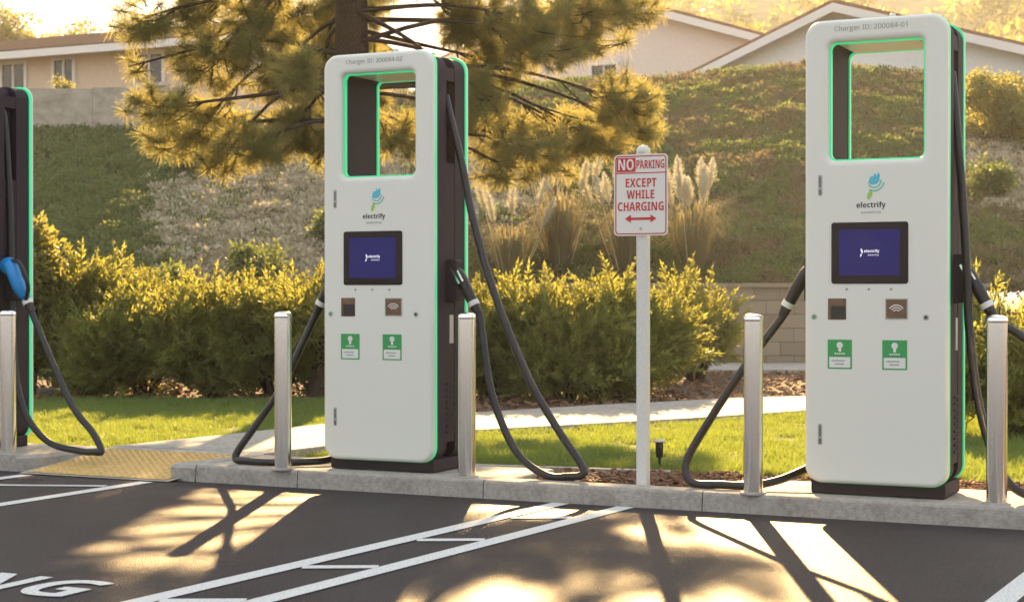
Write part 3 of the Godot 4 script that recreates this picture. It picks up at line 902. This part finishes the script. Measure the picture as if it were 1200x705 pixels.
func house(label: String, x0: float, x1: float, back: float, deep: float, eave: float, rise: float, gable: bool, wall_m: Material, roof_m: Material, wins: Array, apex := 0.0):
	var base_y := 3.6
	var o := thing("house", Vector3((x0 + x1) / 2, base_y, -back - deep / 2), label, "house", "houses on the terrace above the slope")
	var g := Geo.new()
	var hw := (x1 - x0) / 2
	var hd := deep / 2
	var e := eave - base_y
	var ax := apex - (x0 + x1) / 2 if gable else 0.0
	g.box(Vector3(0, e / 2, 0), Vector3(x1 - x0, e, deep))
	if gable:
		g.poly(PackedVector2Array([Vector2(-hw, e), Vector2(hw, e), Vector2(ax, e + rise)]), -hd, hd)
	put(g, "wall", wall_m, o)
	g = Geo.new()
	var over := .45
	if gable:
		var sl := rise / (hw + ax); var sr := rise / (hw - ax)
		for s in [[-hw - over, e - over * sl], [hw + over, e - over * sr]]:
			g.poly(PackedVector2Array([Vector2(ax, e + rise), Vector2(s[0], s[1]), Vector2(s[0], s[1] + .14), Vector2(ax, e + rise + .16)]), -hd - over, hd + over)
		put(g, "roof", roof_m, o)
		g = Geo.new()
		for s in [[-hw - over, e - over * sl], [hw + over, e - over * sr]]:
			g.poly(PackedVector2Array([Vector2(ax, e + rise + .05), Vector2(s[0], s[1] + .05), Vector2(s[0], s[1] - .17), Vector2(ax, e + rise - .18)]), hd + over + .004, hd + over + .06)
		put(g, "fascia", M.trim, o)
	else:
		for s in [-1, 1]:
			var a := Vector3(0, e + rise, 0)
			var lo := Vector3(0, e - .08, s * (hd + .6))
			var X := Vector3(hw + .5, 0, 0)
			var U := Vector3(0, .12, 0)
			g.quad(lo - X + U, lo + X + U, a + X + U, a - X + U) if s > 0 else g.quad(lo + X + U, lo - X + U, a - X + U, a + X + U)
			g.quad(lo + X, lo - X, a - X, a + X) if s > 0 else g.quad(lo - X, lo + X, a + X, a - X)
			g.quad(lo - X, lo + X, lo + X + U, lo - X + U) if s > 0 else g.quad(lo + X, lo - X, lo - X + U, lo + X + U)
		put(g, "roof", roof_m, o)
		g = Geo.new()
		g.box(Vector3(0, e - .10, hd + .63), Vector3(hw * 2 + 1.0, .19, .05))
		put(g, "fascia", M.trim, o)
	for w in wins:          # x, y, width, height in world terms
		var c := Vector3(w[0] - (x0 + x1) / 2, w[1] - base_y, hd)
		g = Geo.new()
		for s in [-1, 1]:
			g.box(c + Vector3(s * w[2] / 2, 0, .03), Vector3(.09, w[3] + .09, .10))
			g.box(c + Vector3(0, s * (w[3] / 2), .03), Vector3(w[2] - .09, .09, .10))
		g.box(c + Vector3(0, 0, .03), Vector3(.05, w[3] - .09, .08))
		var fr := put(g, "window", M.trim, o)
		for s in [-1, 1]:
			g = Geo.new()
			g.box(c + Vector3(s * w[2] / 4, 0, .01), Vector3(w[2] / 2 - .07, w[3] - .09, .03))
			put(g, "pane", M.pane, fr)
	return o

func backdrop():
	bump.seed = 3; bump.frequency = .12; bump.fractal_octaves = 3
	var g := Geo.new()
	var cols := 120
	var rows := 40
	for i in cols + 1:
		var px := lerpf(-420, 1640, float(i) / cols)
		for j in rows + 1:
			var t := float(j) / rows
			g.v.append(hill_at(px, t))
			var b := bare(px, t)
			var gr := Color(.05, .06, .022).lerp(Color(.10, .075, .045), clampf(.5 + 1.3 * bump.get_noise_2d(px * .12, t * 60), 0, 1))
			g.col.append(gr.lerp(Color(.40, .355, .27), b))
		for d in [.6, 60.0]:          # terrace behind the ridge
			var p := hill_at(px, 1.0)
			var z: float = ridge_z(px) + d
			var q := cam((px - CX) / F * z, p.y - .12, z)
			g.v.append(q); g.col.append(Color(.10, .085, .05))
	var w := rows + 3
	g.n.resize(g.v.size())
	for i in cols + 1:
		for j in w:
			var a := g.v[mini(i + 1, cols) * w + j] - g.v[maxi(i - 1, 0) * w + j]
			var b := g.v[i * w + mini(j + 1, w - 1)] - g.v[i * w + maxi(j - 1, 0)]
			g.n[i * w + j] = a.cross(b).normalized()
	for i in cols:
		for j in w - 1:
			var A := i * w + j
			g.ix.append_array([A, A + w + 1, A + w, A, A + 1, A + w + 1])
	struct(g, "hill", M.hill)
	# ground cover on the slope
	rng.seed = 21
	var green := []; var brown := []; var dry := []
	for i in 46000:
		var px := rng.randf_range(-60, 1260)
		var t := sqrt(rng.randf()) if rng.randf() < .3 else rng.randf()
		var b := bare(px, t)
		var p := hill_at(px, t)
		if px < 530 and p.y < .6: continue
		var patch := bump.get_noise_2d(px * .12, t * 60)
		var tr := Transform3D(rand_basis(Vector3(0, 1, .2), .5, rng.randf_range(.6, 1.5)), p)
		if b > .45 and rng.randf() < .85:
			if rng.randf() < .8: dry.append(tr)
		elif px < 240 or patch + rng.randf_range(-.3, .3) < .05: green.append(tr)
		else: brown.append(tr)
	tag(many("ground_cover", leaf_clump(31, .12, 30, .05), M.cover, green), "green trailing ground cover on the slope behind the hedge", "ground cover", "", "stuff")
	tag(many("dry_ground_cover", leaf_clump(32, .12, 28, .05), M.cover_brown, brown), "browning ground cover on the slope below the white gable house", "ground cover", "", "stuff")
	tag(many("dry_grass", leaf_clump(33, .11, 22, .07), M.straw, dry), "pale dry straw and rubble on the bare part of slope", "dry grass", "", "stuff")
	# block retaining wall at the foot of the slope
	var x0 := -1.1; var x1 := 6.9; var z := 24.8
	var bw := thing("block_wall", cam((x0 + x1) / 2, 0, z), "low tan concrete block retaining wall at the foot of slope", "wall")
	bw.rotation.y = TH
	var core := Geo.new()
	core.box(Vector3(0, .56, -.08), Vector3(x1 - x0, 1.12, .15))
	put(core, "mortar", M.mortar, bw)
	var block := []
	for k in 2:
		var q := Geo.new()
		plate(q, 0, 0, .395 if k == 0 else .19, .192, .006, -.02, .012, .006)
		block.append(q.mesh())
	for r in 6:
		var x := -(x1 - x0) / 2
		var first := r % 2 == 1
		while x < (x1 - x0) / 2 - .05:
			var half := first or x + .4 > (x1 - x0) / 2
			first = false
			var wd := .2 if half else .4
			var o := put(block[1 if half else 0], "block", M.blocks[rng.randi() % 4], bw)
			o.position = Vector3(x + wd / 2, .10 + r * .2, rng.randf_range(-.004, .004))
			x += wd
	var capg := Geo.new()
	capg.box(Vector3(0, 1.225, -.06), Vector3(x1 - x0 + .1, .06, .24))
	put(capg, "coping", M.blocks[2], bw)
	# concrete strip at the wall's foot
	g = Geo.new()
	var a1 := cam(x0 - 2, 0, z - .1); var a2 := cam(x1 + 2, 0, z - .1); var a3 := cam(x1 + 2, 0, z - 2.3); var a4 := cam(x0 - 2, 0, z - 2.3)
	slab(g, [flat2(a1), flat2(a2), flat2(a3), flat2(a4)], 0, .10, .01)
	struct(g, "back_pavement", M.concrete)
	# rough concrete wall on top of the slope
	var c0 := hill_at(-420, .99); var c1 := hill_at(215, .99)
	var mid := (c0 + c1) / 2
	var cw := thing("concrete_wall", Vector3(mid.x, mid.y - .3, mid.z), "weathered grey concrete wall along the top of the green slope", "wall")
	var along := (Vector3(c1.x, 0, c1.z) - Vector3(c0.x, 0, c0.z))
	cw.rotation.y = atan2(-along.z, along.x)
	var n := 6
	for k in n:
		var q := Geo.new()
		var wd := along.length() / n
		var ya := lerpf(c0.y, c1.y, (k + .5) / n) - mid.y + .3
		q.box(Vector3(-along.length() / 2 + wd * (k + .5), ya / 2 + .32, 0), Vector3(wd - .008, ya + .98, .2))
		put(q, "wall_panel", M.old_wall, cw)
	# houses
	house("peach stucco house with dark shingle roof above the concrete wall", -44, -24.5, 35.1, 9.0, 7.42, 1.15, false, M.stucco_peach, M.shingle,
		[[-31.45, 6.80, .85, .82], [-29.76, 6.82, .70, .82], [-27.0, 6.8, .9, .8]])
	house("pale pink stucco gable house partly behind the pine tree", -25.2, -14.9, 48.3, 10.0, 8.55, 1.62, true, M.stucco_pink, M.tile_roof,
		[[-20.0, 7.75, .9, .75], [-16.0, 7.9, .5, .5]], -20.0)
	house("white gable house with wide eaves above the brown slope", -15.6, -6.2, 44.3, 10.0, 7.02, 1.62, true, M.stucco_white, M.tile_roof, [], -11.7)
	# far hill
	g = Geo.new()
	var fc := 60
	var fr2 := 14
	for i in fc + 1:
		var px := lerpf(-700, 1900, float(i) / fc)
		for j in fr2 + 1:
			var t := float(j) / fr2
			var zz := lerpf(92, 230, t)
			var top := lerpf(.03, .215, smoothstep(250, 820, px))
			var y := 4.0 + (EYE + top * 230 - 4.0) * pow(t, 1.25) + bump.get_noise_2d(px * .1, t * 30) * 3.0 * t
			g.v.append(cam((px - CX) / F * zz, y, zz))
	g.n.resize(g.v.size())
	for i in fc + 1:
		for j in fr2 + 1:
			var a := g.v[mini(i + 1, fc) * (fr2 + 1) + j] - g.v[maxi(i - 1, 0) * (fr2 + 1) + j]
			var b := g.v[i * (fr2 + 1) + mini(j + 1, fr2)] - g.v[i * (fr2 + 1) + maxi(j - 1, 0)]
			g.n[i * (fr2 + 1) + j] = a.cross(b).normalized()
	for i in fc:
		for j in fr2:
			var A := i * (fr2 + 1) + j
			g.ix.append_array([A, A + fr2 + 2, A + fr2 + 1, A, A + 1, A + fr2 + 2])
	struct(g, "far_hill", M.far_hill)
	rng.seed = 81
	var wood := []
	for k in 230:
		var i := rng.randi_range(18, fc)
		var j := rng.randi_range(0, 9)
		var c := g.v[i * (fr2 + 1) + j] + Vector3(rng.randf_range(-6, 6), .5, rng.randf_range(-6, 6))
		for q in 9:
			wood.append(Transform3D(rand_basis(Vector3.UP, .8, rng.randf_range(2.0, 3.6)), c + Vector3(rng.randf_range(-1.8, 1.8), rng.randf_range(0, 3.6), rng.randf_range(-1.8, 1.8))))
	tag(many("far_woodland", leaf_clump(43, .5, 30, .30), M.leaf, wood), "hazy golden trees scattered over the distant hill", "woodland", "", "stuff")

# ---------------------------------------------------------------- planting
var MESH := {}
func leafy(called: String, at: Vector3, w: float, h: float, label: String, category: String, group: String, m: Material, mesh: Mesh, count: int, trunk_h: float, size := 1.0):
	var o := thing(called, at, label, category, group)
	var g := Geo.new()
	var tips := []
	for k in 6:
		var a := TAU * k / 6.0 + rng.randf()
		var tip := Vector3(cos(a) * w * .3, trunk_h + (h - trunk_h) * rng.randf_range(.4, .8), sin(a) * w * .3)
		tips.append(tip)
		g.tube(smooth_path([Vector3(0, -.1, 0), Vector3(cos(a) * .04, trunk_h, sin(a) * .04), tip], 4), [.035 * h * .5, .03 * h * .5, .025 * h * .5, .02 * h * .5, .015 * h * .5, .01 * h * .5, .006 * h * .5, .004 * h * .5, .003 * h * .5], 6)
	put(g, "trunk" if trunk_h > .5 else "stem", M.twig, o)
	var places := []
	var lobes := []
	for k in 9: lobes.append([Vector3(rng.randf_range(-.55, .55) * w * .5, lerpf(trunk_h, h, rng.randf_range(.25, .85)), rng.randf_range(-.55, .55) * w * .5), rng.randf_range(.28, .45) * w * .5])
	lobes.append([Vector3(0, lerpf(trunk_h, h, .55), 0), w * .3])
	for i in count:
		var l = lobes[rng.randi() % lobes.size()]
		var d := Vector3(rng.randfn(), rng.randfn(), rng.randfn()).normalized()
		var p: Vector3 = l[0] + d * l[1] * pow(rng.randf(), .4) * Vector3(1, (h - trunk_h) / w * 1.1, 1).length() / 1.6
		places.append(Transform3D(rand_basis(d + Vector3.UP * .3, .5, size * rng.randf_range(.7, 1.2)), p))
	many("crown" if trunk_h > .5 else "foliage", mesh, m, places, o)
	return o

func juniper(at: Vector3, w: float, h: float, d: float, label: String, group: String, count: int, lift := .15, yellow := 1.0):
	var o := thing("juniper_shrub", at, label, "shrub", group)
	var g := Geo.new()
	for k in 9:
		var a := TAU * k / 9.0 + rng.randf() * .5
		var tip := Vector3(cos(a) * w * .42, h * rng.randf_range(.45, .85), sin(a) * d * .42)
		g.tube(smooth_path([Vector3(cos(a) * .06, -.05, sin(a) * .06), Vector3(tip.x * .45, tip.y * .45, tip.z * .45), tip], 4), [.03, .028, .026, .022, .018, .014, .010, .006, .004], 6)
	put(g, "stem", M.twig, o)
	var lobes := []
	for k in 12:
		var a := TAU * rng.randf()
		var r := sqrt(rng.randf()) * .40
		lobes.append(Vector3(cos(a) * r * w, h * rng.randf_range(.18, .84) * (1.0 - r * .6), sin(a) * r * d))
	var up := []; var low := []
	for i in count:
		var c: Vector3 = lobes[i % lobes.size()]
		var q := Vector3(rng.randfn(), rng.randfn() * .8, rng.randfn()).normalized()
		var p := c + q * Vector3(w * .20, h * .22, d * .20) * pow(rng.randf(), .45)
		p.y = maxf(p.y, lift * h * rng.randf_range(.4, 1.2))
		var out := Vector3(p.x / w, 0, p.z / d)
		var tr := Transform3D(rand_basis(q * .6 + out * 1.1 + Vector3.UP * .7, .35, rng.randf_range(.6, 1.6)), p)
		if rng.randf() < .5: up.append(tr)
		else: low.append(tr)
	many("foliage", MESH.spray, M.juniper, up, o)
	many("foliage", MESH.spray2, M.juniper, low, o)
	return o

func pampas(at: Vector3, h: float, label: String, plumes: int):
	var o := thing("pampas_grass", at, label, "ornamental grass", "pampas grass clumps on the slope")
	var g := Geo.new()
	for i in 420:
		var a := TAU * rng.randf()
		var l := h * rng.randf_range(.45, .95)
		var out := rng.randf_range(.1, .75) * l
		var d := Vector3(cos(a), 0, sin(a))
		var b := d * rng.randf_range(0, .16)
		var m := b + d * out * .45 + Vector3(0, l * .75, 0)
		var e := b + d * out + Vector3(0, l * rng.randf_range(.45, .85), 0)
		var s := Vector3(-d.z, 0, d.x) * .006
		g.quad(b - s, b + s, m + s, m - s); g.quad(m - s, m + s, e + s * .2, e - s * .2)
	put(g, "leaves", M.pampas, o)
	for k in plumes:
		var a := TAU * rng.randf()
		var d := Vector3(cos(a), 0, sin(a)) * rng.randf_range(.12, .62)
		var base := d * .3
		var top := d + Vector3(0, h * rng.randf_range(.66, .92), 0)
		g = Geo.new()
		g.tube([base, top], [.006, .004], 5)
		var ax := (top - base).normalized()
		for i in 420:
			var t := rng.randf()
			var p := top + ax * (t * .46 - .08)
			var r := .11 * sin(PI * clampf(t * .9 + .08, 0, 1))
			var q := Vector3(rng.randfn(), rng.randfn() * .3, rng.randfn()).normalized()
			var e := p + q * r + ax * .07
			var s := q.cross(ax).normalized() * .008
			g.quad(p - s, p + s, e + s * .3, e - s * .3)
		put(g, "plume", M.plume, o)

func planting():
	MESH.tuft = needle_tuft(3)
	MESH.spray = juniper_spray(4)
	MESH.spray2 = juniper_spray(5)
	MESH.leafs = leaf_clump(41, .14, 30, .075)
	MESH.far = leaf_clump(42, .5, 40, .26)
	pine()
	rng.seed = 51
	# the long juniper hedge behind the first lawn
	var hedge := [[20, 462, .75, 1.18, "juniper shrub at the end of hedge, below the leafy yellow bush"], [95, 466, .85, 1.40, "juniper shrub in the hedge behind the pale concrete strip"], [170, 468, .9, 1.24, "juniper shrub in the middle of hedge below the green slope"], [250, 469, .9, 1.42, "juniper shrub in the hedge below the bare straw patch"], [325, 470, .9, 1.22, "juniper shrub in the hedge behind the ramp path's bend"], [400, 470, .8, 1.25, "juniper shrub in the hedge in front of the pine trunk"]]
	for h in hedge:
		var p := on_level(h[0], h[1], .05)
		p += Vector3(p.x, 0, p.z).normalized() * .75
		juniper(Vector3(p.x, .04, p.z), 1.15, h[3], 1.5, h[4], "junipers in the long hedge", 760, .08, 1.0)
	# the juniper mound behind the sign
	for h in [[585, 470, 1.0, 1.0, "juniper mound behind the charging cable loop"], [660, 472, 1.2, 1.14, "broad juniper mound beside the no-parking sign post"], [735, 470, 1.05, 1.1, "juniper mound directly behind the no-parking sign post"]]:
		var p := on_level(h[0], h[1], .05)
		p += Vector3(p.x, 0, p.z).normalized() * .55
		juniper(Vector3(p.x, .04, p.z), h[2], h[3], 1.2, h[4], "junipers between path and block wall", 800, .08, .85)
	var jp := on_level(815, 447, .05)
	juniper(Vector3(jp.x, .04, jp.z), 1.05, 1.10, .9, "small open juniper with visible stems in front of block wall", "junipers between path and block wall", 330, .38, .9)
	for h in [[1175, 514, 1.0, 1.15, "juniper shrub behind the last steel bollard"]]:
		var p := on_level(h[0], h[1], .05)
		p += Vector3(p.x, 0, p.z).normalized() * .45
		juniper(Vector3(p.x, .04, p.z), .95, h[3], 1.0, h[4], "junipers past the last charger", 620, .08, .9)
	# leafy bushes
	var lp := at_depth(38, 344, 17.6)
	leafy("leafy_bush", Vector3(lp.x, .04, lp.z), .75, 2.05, "tall yellow-green leafy bush beside the first charging station", "bush", "", M.leaf, MESH.leafs, 260, .3)
	var rb := hill_at(1190, .56)
	leafy("leafy_bush", rb - Vector3(0, .1, 0), 2.3, 1.35, "golden leafy bush high on the slope below the white house", "bush", "", M.leaf, MESH.leafs, 560, .1, 1.0)
	var wb := hill_at(73, 1.0) + cam(0, 0, .35)
	leafy("leafy_bush", wb - Vector3(0, .1, 0), .85, 1.12, "small leafy bush behind the concrete wall below a house window", "bush", "", M.leaf, MESH.leafs, 110, .3, .8)
	var hb := [[210, .18, "low dark shrub at the foot of green slope"], [300, .22, "low dark shrub in the straw below the pine's hanging tufts"], [392, .35, "low dark shrub on the straw beside a charging station"], [235, .70, "low dark shrub where green slope meets straw"], [1160, .30, "low dark shrub on the slope beside the last charging station"]]
	for h in hb:
		leafy("low_shrub", hill_at(h[0], h[1]) - Vector3(0, .05, 0), rng.randf_range(.8, 1.2), .6, h[2], "shrub", "low shrubs on the slope", M.cover, MESH.leafs, 90, .05)
	# pampas grass above the block wall
	for h in [[598, .03, 1.25, "small pampas grass clump beside the charging cable loop", 6], [655, .06, 1.75, "pampas grass clump under the pine's hanging tufts", 11], [735, .05, 1.5, "pampas grass clump hidden behind the no-parking sign", 6], [812, .05, 1.62, "pampas grass clump with tall white plumes beside the sign", 12]]:
		var p := hill_at(h[0], h[1])
		pampas(p - Vector3(0, .05, 0), h[2], h[3], h[4])
	# trees beyond the houses
	rng.seed = 61
	var far := [[12, 78, 4.0, 14.6, "pale slender tree behind the peach house"], [80, 80, 4.0, 13.9, "round golden tree above the peach house roof"], [48, 84, 3.0, 13.2, "thin hazy tree beside the golden tree behind the peach house"], [330, 75, 5.5, 12.5, "hazy tree behind the hanging pine branches"], [560, 80, 6.0, 13.0, "hazy tree between the pine trunk and the pink house"], [860, 88, 5.0, 16.0, "golden tree above the pink house roof"], [1040, 95, 7.0, 17.5, "broad golden tree behind the white gable house"], [1165, 90, 6.0, 16.0, "golden tree beyond the white house's eave"]]
	for h in far:
		var p := at_depth(h[0], 344, h[1])
		if h[0] < 400: h[2] *= .8
		leafy("broadleaf_tree", Vector3(p.x, 3.6, p.z), h[2], h[3] - 3.6, h[4], "tree", "trees beyond the houses", M.leaf, MESH.far, 190, 2.0, 1.0)

func pine():
	rng.seed = 71
	var depth := 17.3
	var root := at_depth(398, 344, depth)
	var o := thing("pine_tree", Vector3(root.x, .04, root.z), "large pine tree with long backlit needles and rough dark trunk", "tree")
	var g := Geo.new()
	var tp := []
	var tr := []
	for k in 14:
		var t := k / 13.0
		tp.append(Vector3(.10 * sin(t * 5.0), t * 9.0 - .1, .08 * cos(t * 4.0) - .08))
		tr.append(lerpf(.25, .06, t) + (.12 * exp(-t * 18)))
	g.tube(tp, tr, 16)
	put(g, "trunk", M.bark, o)
	# clumps of foliage: pixel centre and radii, depth offset, tufts
	var cl := [
		[165, 22, 38, 36, -.4, 26], [235, 18, 55, 36, .3, 46], [300, 30, 45, 45, -.3, 50], [335, 22, 28, 40, 1.1, 36], [250, 70, 55, 34, -.2, 48], [315, 85, 36, 36, .2, 34],
		[185, 125, 42, 24, -.6, 26], [240, 140, 50, 30, .1, 40], [290, 168, 46, 26, -.4, 34], [205, 165, 46, 22, .4, 22], [345, 150, 36, 34, .2, 28], [255, 190, 30, 16, -.2, 12], [150, 78, 12, 10, -.5, 3],
		[348, 85, 30, 26, -1.6, 22], [372, 175, 24, 26, .3, 14],
		[430, 15, 26, 40, 1.2, 36], [385, 60, 46, 44, 1.1, 50], [395, 5, 46, 40, 1.3, 50], [375, 110, 36, 36, 1.2, 36], [540, 30, 26, 34, .3, 22], [480, -24, 60, 26, .2, 48], [535, -18, 36, 26, -.2, 30], [440, -30, 40, 30, .5, 34], [430, 85, 30, 40, .9, 30], [470, 158, 44, 30, -.2, 30], [545, 105, 24, 44, .0, 26], [425, 125, 30, 36, .7, 26],  # some hidden clumps in this row are added to shade the asphalt
		[560, 25, 50, 40, .3, 55], [620, 22, 55, 38, -.3, 55], [685, 16, 50, 30, .2, 46], [740, 8, 40, 26, -.2, 30], [585, 72, 46, 34, .4, 40], [640, 62, 52, 26, -.2, 36], [700, 48, 44, 22, .3, 22],
		[575, 150, 42, 36, .2, 34], [620, 165, 44, 30, -.4, 34], [668, 150, 40, 32, .3, 30], [735, 118, 42, 38, -.3, 46], [700, 165, 44, 28, .1, 32], [600, 200, 46, 20, -.1, 18], [650, 195, 36, 18, .3, 14], [755, 150, 26, 26, .1, 16], [570, 115, 30, 30, -.5, 18]]
	# the crown goes on above the picture: dense over the trunk side, open on the side of the sign, shaped for the shade on the asphalt
	for k in 15: cl.append([rng.randf_range(110, 460), rng.randf_range(-230, -30), 66, 46, rng.randf_range(-1.1, 1.1), 42])
	for q in [[590, -40], [690, -50], [640, -110], [540, -70], [480, -60], [500, -150], [730, -110], [590, -180]]: cl.append([q[0], q[1], 50, 34, rng.randf_range(-.6, .6), 16])
	for k in 16: cl.append([rng.randf_range(160, 720), rng.randf_range(-480, -250), 70, 50, rng.randf_range(-1.3, 1.3), 40])
	var tufts := []
	for c in cl:
		var z: float = depth + c[4] * 1.25
		var mid := at_depth(c[0], c[1], z) - o.position
		var rx: float = c[2] / F * z
		var ry: float = c[3] / F * z
		var h0 := clampf(mid.y + rng.randf_range(.1, .9), 2.4, 8.5)
		var start := Vector3(.10 * sin(h0 / 9.0 * 5.0), h0, 0)
		var bg := Geo.new()
		var bend := start.lerp(mid, .55) + Vector3(rng.randf_range(-.2, .2), rng.randf_range(.0, .35), rng.randf_range(-.2, .2))
		var bp := smooth_path([start, bend, mid], 5)
		var br := []
		for q in bp.size(): br.append(lerpf(.030, .008, q / float(bp.size() - 1)))
		bg.tube(bp, br, 7)
		for i in int(c[5] * 1.15):
			var d := Vector3(rng.randfn(), rng.randfn(), rng.randfn()).normalized()
			var p := mid + cam(d.x * rx, 0, 0) + Vector3(0, d.y * ry, 0) + cam(0, 0, d.z * rx * 1.1)
			p = mid.lerp(p, pow(rng.randf(), .38))
			var from: Vector3 = bp[rng.randi_range(7, bp.size() - 1)]
			var dir := ((p - from).normalized() + Vector3(0, .35, 0)).normalized()
			tufts.append(Transform3D(rand_basis(dir, .25, rng.randf_range(.75, 1.15)), p))
			if i % 4 == 0 and p.distance_to(from) > .05:
				var m := from.lerp(p, .5) + Vector3(rng.randf_range(-.05, .05), -.05, rng.randf_range(-.05, .05))
				bg.tube(smooth_path([from, m, p], 3), [.011, .010, .008, .007, .006, .005, .004], 5, false)
		put(bg, "branch", M.twig, o)
	many("crown", MESH.tuft, M.needle, tufts, o)
